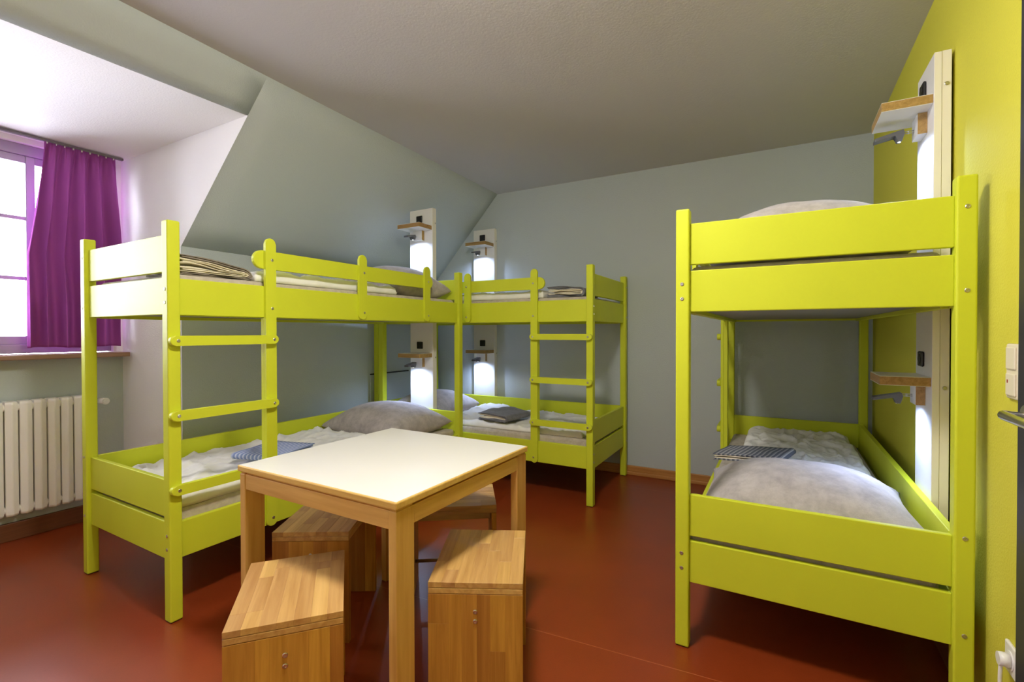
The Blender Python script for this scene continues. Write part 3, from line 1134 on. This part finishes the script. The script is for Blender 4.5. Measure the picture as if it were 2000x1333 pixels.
def stool(loc, ang, label, seed):
    S = empty('stool', (loc[0], loc[1], 0), ang)
    tag(S, label, 'stool', 'beech box stools around the table')
    rnd = random.Random(seed)
    se = box('seat', (-SL / 2, -SW / 2, SH - .0360), (SL / 2, SW / 2, SH - .0190), M_BEECH_X, S, 0.0015)
    box('glue_layer', (-SL / 2 + .003, -SW / 2 + .003, SH - .0191), (SL / 2 - .003, SW / 2 - .003, SH - .0171), M_BEECH_X, S, 0)
    # top layer of glued staves, butted at random lengths
    n = 7
    w_ = SW / n
    for i in range(n):
        y0 = -SW / 2 + i * w_
        cuts = [-SL / 2] + sorted(rnd.sample([-.12, -.06, .02, .08, .13], 1 if rnd.random() < .7 else 2)) + [SL / 2]
        for a_, c_ in zip(cuts, cuts[1:]):
            box('stave', (a_, y0, SH - .0172), (c_, y0 + w_, SH), M_BEECH_X, se, 0.0006, 1)
    for sx_ in (-1, 1):
        xo = sx_ * SL / 2
        xi = xo - sx_ * .022
        pn = box('end_panel', (xo - sx_ * .004, -SW / 2 + .004, 0.0), (xi + sx_ * .004, SW / 2 - .004, SH - .0362), M_BEECH_Z, S, 0)
        edges = [-SW / 2]
        while edges[-1] < SW / 2 - .05:
            edges.append(edges[-1] + rnd.choice((.036, .042, .048, .055)))
        edges[-1] = SW / 2
        if edges[-1] - edges[-2] < .02:
            edges.pop(-2)
        for a_, c_ in zip(edges, edges[1:]):
            if rnd.random() < .35:
                zc_ = rnd.uniform(.12, .33)
                segs = [(0, zc_), (zc_, SH - .0376)]
            else:
                segs = [(0, SH - .0376)]
            for z0, z1 in segs:
                box('stave', (xo, a_, z0), (xi, c_, z1), M_BEECH_Z, pn, 0.0005, 1)
        for z_ in (SH - .092, SH - .122):
            screw(S, (xo + sx_ * .0003, 0.0, z_), (sx_, 0, 0))
    box('cross_rail', (-SL / 2 + .023, -.011, SH - .115), (SL / 2 - .023, .011, SH - .038), M_BEECH_X, S, 0.001)
    cyl('foot_rod', (-SL / 2 + .021, 0, 0.135), (SL / 2 - .021, 0, 0.135), 0.0075, M_STEEL, S, 14)
    return S


stool((-1.3502, 0.9258), math.radians(139.7), 'beech stool in front of the table, nearest the lower left', 11)
stool((-0.9571, 1.3974), math.radians(117.9), 'beech stool at the right side of the table, half under its edge', 12)
stool((-1.753, 1.3776), math.radians(121.6), 'beech stool under the left side of the table beside the window bed', 13)
stool((-1.4209, 1.8244), math.radians(36.5), 'beech stool behind the table, facing the far bed', 14)

# ------------------------------------------------------------------ radiator
RD = empty('radiator', (-4.026, 0.66, 0.165), 0.0)
tag(RD, 'cream sectional radiator under the window', 'radiator')
pitch = 0.0615
rh = 0.668
secbm = bmesh.new()
# one section: slim column with a ridged front
prof = [(-0.0275, 0.022), (-0.0275, 0.090), (-0.003, 0.109), (0.003, 0.109), (0.0275, 0.090), (0.0275, 0.022)]
rows = []
for z_, k in ((0.0, 0.80), (0.012, 0.97), (0.05, 1.0), (rh - .05, 1.0), (rh - .014, 0.97), (rh, 0.80)):
    rows.append([secbm.verts.new((0.028 + (p_[1] - 0.028) * (1 if k > .9 else .9), p_[0] * (1.0 if k > .9 else .92), z_)) for p_ in prof])
for a_, c_ in zip(rows, rows[1:]):
    for k in range(len(prof)):
        secbm.faces.new((a_[k], a_[(k + 1) % len(prof)], c_[(k + 1) % len(prof)], c_[k]))
secbm.faces.new(rows[0][::-1])
secbm.faces.new(rows[-1])
bmesh.ops.bevel(secbm, geom=[e for e in secbm.edges], offset=0.003, segments=2, profile=0.5, affect='EDGES')
SEC = bm_mesh('radiator_section', secbm)
SEC.materials.append(M_RAD)
k = 0
y_ = 1.217 - 0.66
while y_ > -0.62:
    o = bpy.data.objects.new('radiator_section', SEC)
    COL.objects.link(o)
    o.parent = RD
    o.location = (0, y_, 0)
    y_ -= pitch
    k += 1
for z_ in (0.035, rh - .035):
    cyl('header_pipe', (0.068, -0.62, z_), (0.068, 0.595, z_), 0.021, M_RAD, RD, 16)
vl = cyl('valve_body', (0.068, 0.595, rh - .035), (0.068, 0.65, rh - .035), 0.013, M_STEEL, RD, 14)
cyl('valve_head', (0.085, 0.66, rh - .045), (0.145, 0.672, rh - .045), 0.019, M_WPLAST, RD, 18, 0.022)
cyl('valve_cap', (0.144, 0.672, rh - .045), (0.150, 0.673, rh - .045), 0.017, M_WPLAST, RD, 18)
cyl('valve_elbow', (0.068, 0.648, rh - .04), (0.088, 0.66, rh - .045), 0.014, M_STEEL, RD, 14)
for yy in (-0.3, 0.3):
    box('bracket', (0.001, yy - .01, 0.1), (0.03, yy + .01, rh - .1), M_RAD, RD, 0.002)

# ------------------------------------------------------------------ curtain and track
tr_ = box('curtain_track', (-3.945, YO0 + .02, 2.399), (-3.922, 1.455, 2.4125), M_TRACK, None, 0.002)
tag(tr_, 'dark curtain track on the dormer ceiling', 'curtain track')
CB = empty('curtain', (-3.93, 1.2, 1.145))
tag(CB, 'purple gathered curtain beside the window', 'curtain')
nu, nvv = 220, 64
bm = bmesh.new()
g = []
zt_, zb_ = 2.398, 1.145
for j in range(nvv + 1):
    t = j / nvv
    z_ = zt_ + (zb_ - zt_) * t
    row = []
    left = 1.062 + (0.972 - 1.062) * min(1, (t / .55)) ** 1.15
    right = 1.412 + 0.010 * t
    for i in range(nu + 1):
        s = i / nu
        # folds: many small gathers at the top merging into a few broad ones
        ph = s ** 0.85
        broad = math.sin(2 * math.pi * (5.2 * ph + 0.22 * math.sin(3.1 * t + 2) + 0.1) + 0.6 * nz(s * 4, t * 1.5, 3))
        fine = math.sin(2 * math.pi * (15.5 * s + 0.5 * nz(s * 7, 0, 8)))
        wfine = max(0, 1 - t / 0.14) ** 0.7
        ab = (0.024 + 0.050 * min(1, t / .5)) * (0.65 + 0.5 * nz(s * 3, t * 1.2, 5)) * (0.55 + 0.45 * min(1, s * 2.2))
        dx = ab * broad * min(1, t / .07 + .25) + 0.007 * fine * wfine
        if 0.058 < t < 0.078:
            dx *= 0.82
        y = left + (right - left) * s + 0.010 * math.cos(2 * math.pi * 5.2 * ph) * min(1, t * 3)
        if t < .02:
            dx *= 0.4
        row.append(bm.verts.new((dx, y - 1.2, z_ - 1.145 + (0.004 * math.sin(9 * s) if j == nvv else 0))))
    g.append(row)
for j in range(nvv):
    for i in range(nu):
        bm.faces.new((g[j][i], g[j + 1][i], g[j + 1][i + 1], g[j][i + 1])).smooth = True
cloth = link('curtain_cloth', bm_mesh('curtain_cloth', bm), M_CURTAIN, CB)
sd = cloth.modifiers.new('thickness', 'SOLIDIFY')
sd.thickness = 0.0015
for i in range(9):
    cyl('glider', (0.0, 1.075 + i * .041 - 1.2, 1.243), (0.0, 1.075 + i * .041 - 1.2, 1.256), 0.004, M_WPLAST, CB, 8)

# ------------------------------------------------------------------ access hatch in the knee wall
HB = empty('wall_hatch', (xk(3.3) + .0005, 3.30, 0.30), 0.02)
tag(HB, 'grey access hatch with a black top edge in the knee wall', 'hatch')
box('hatch_panel', (0, -0.235, 0), (0.006, 0.26, 0.548), M_WALL, HB, 0.001)
box('top_edge', (0, -0.24, 0.548), (0.009, 0.265, 0.559), M_HATCHEDGE, HB, 0)
box('side_edge', (0, -0.24, 0), (0.008, -0.235, 0.548), M_WALL, HB, 0)

# ------------------------------------------------------------------ door leaf folded back towards the lime wall
DV = Vector((0.450 - 0.506, 1.535 - 0.69, 0))
DR = structure(empty('door_1', (0.506, 0.69, 0.0), math.atan2(DV.y, DV.x)), 'open anthracite door at the right edge')
DL = DV.length
box('door_leaf', (0, -0.040, 0.008), (DL, 0, 2.02), M_DOOR, DR, 0.002)
hx = DL - 0.062
rose = cyl('handle_rose', (hx, -0.0005, 1.045), (hx, 0.010, 1.045), 0.026, M_STEEL, DR, 24)
tube('door_handle', [(hx, 0.008, 1.045), (hx, 0.030, 1.045), (hx + .002, 0.044, 1.047), (hx - .012, 0.050, 1.047), (hx - .05, 0.049, 1.046), (hx - .10, 0.047, 1.044), (hx - .135, 0.042, 1.042)],
     0.0105, M_STEEL, DR)
for z_ in (0.25, 1.8):
    cyl('hinge', (-0.006, -0.006, z_), (-0.006, -0.006, z_ + .09), 0.008, M_STEEL, DR, 12)

# ------------------------------------------------------------------ switch, socket and plug on the lime wall
SWT = empty('light_switch', (xg(1.763), 1.763, 1.127), -math.pi / 2 + 0.016)
tag(SWT, 'cream double light switch on the lime wall beside the door', 'light switch')
box('switch_frame', (-0.0415, -0.010, -0.0745), (0.0415, -0.0003, 0.0745), M_SWITCH, SWT, 0.006, 3)
for z0, red in ((0.0355, False), (-0.0355, True)):
    rk = box('rocker', (-0.029, -0.0145, z0 - .030), (0.029, -0.009, z0 + .030), M_SWITCH, SWT, 0.003, 2)
    if red:
        box('pilot_light', (-0.016, -0.0155, z0 + .004), (-0.011, -0.0142, z0 + .013), M_RED, rk, 0.0006)
SOC = empty('wall_socket', (xg(1.755), 1.755, 0.352), -math.pi / 2 + 0.016)
tag(SOC, 'white wall socket low on the lime wall', 'socket')
box('socket_plate', (-0.0405, -0.010, -0.0405), (0.0405, -0.0003, 0.0405), M_WPLAST, SOC, 0.004, 2)
cyl('socket_insert', (0, -0.0125, 0), (0, -0.0095, 0), 0.025, M_WPLAST, SOC, 24)
PLG = empty('power_plug', (xg(1.755) - .0128, 1.755, 0.352), -math.pi / 2 + 0.016)
tag(PLG, 'white power plug with cable in the wall socket', 'plug')
cyl('plug_body', (0, -0.022, 0), (0, -0.0002, 0), 0.017, M_WPLAST, PLG, 24, 0.019)
tube('cable', [(0, -0.016, -0.012), (0.002, -0.018, -0.04), (0.003, -0.018, -0.09), (-0.008, -0.014, -0.16), (-0.05, -0.010, -0.25), (-0.10, -0.012, -0.335), (-0.20, -0.014, -0.347)],
     0.0045, M_WPLAST, PLG)
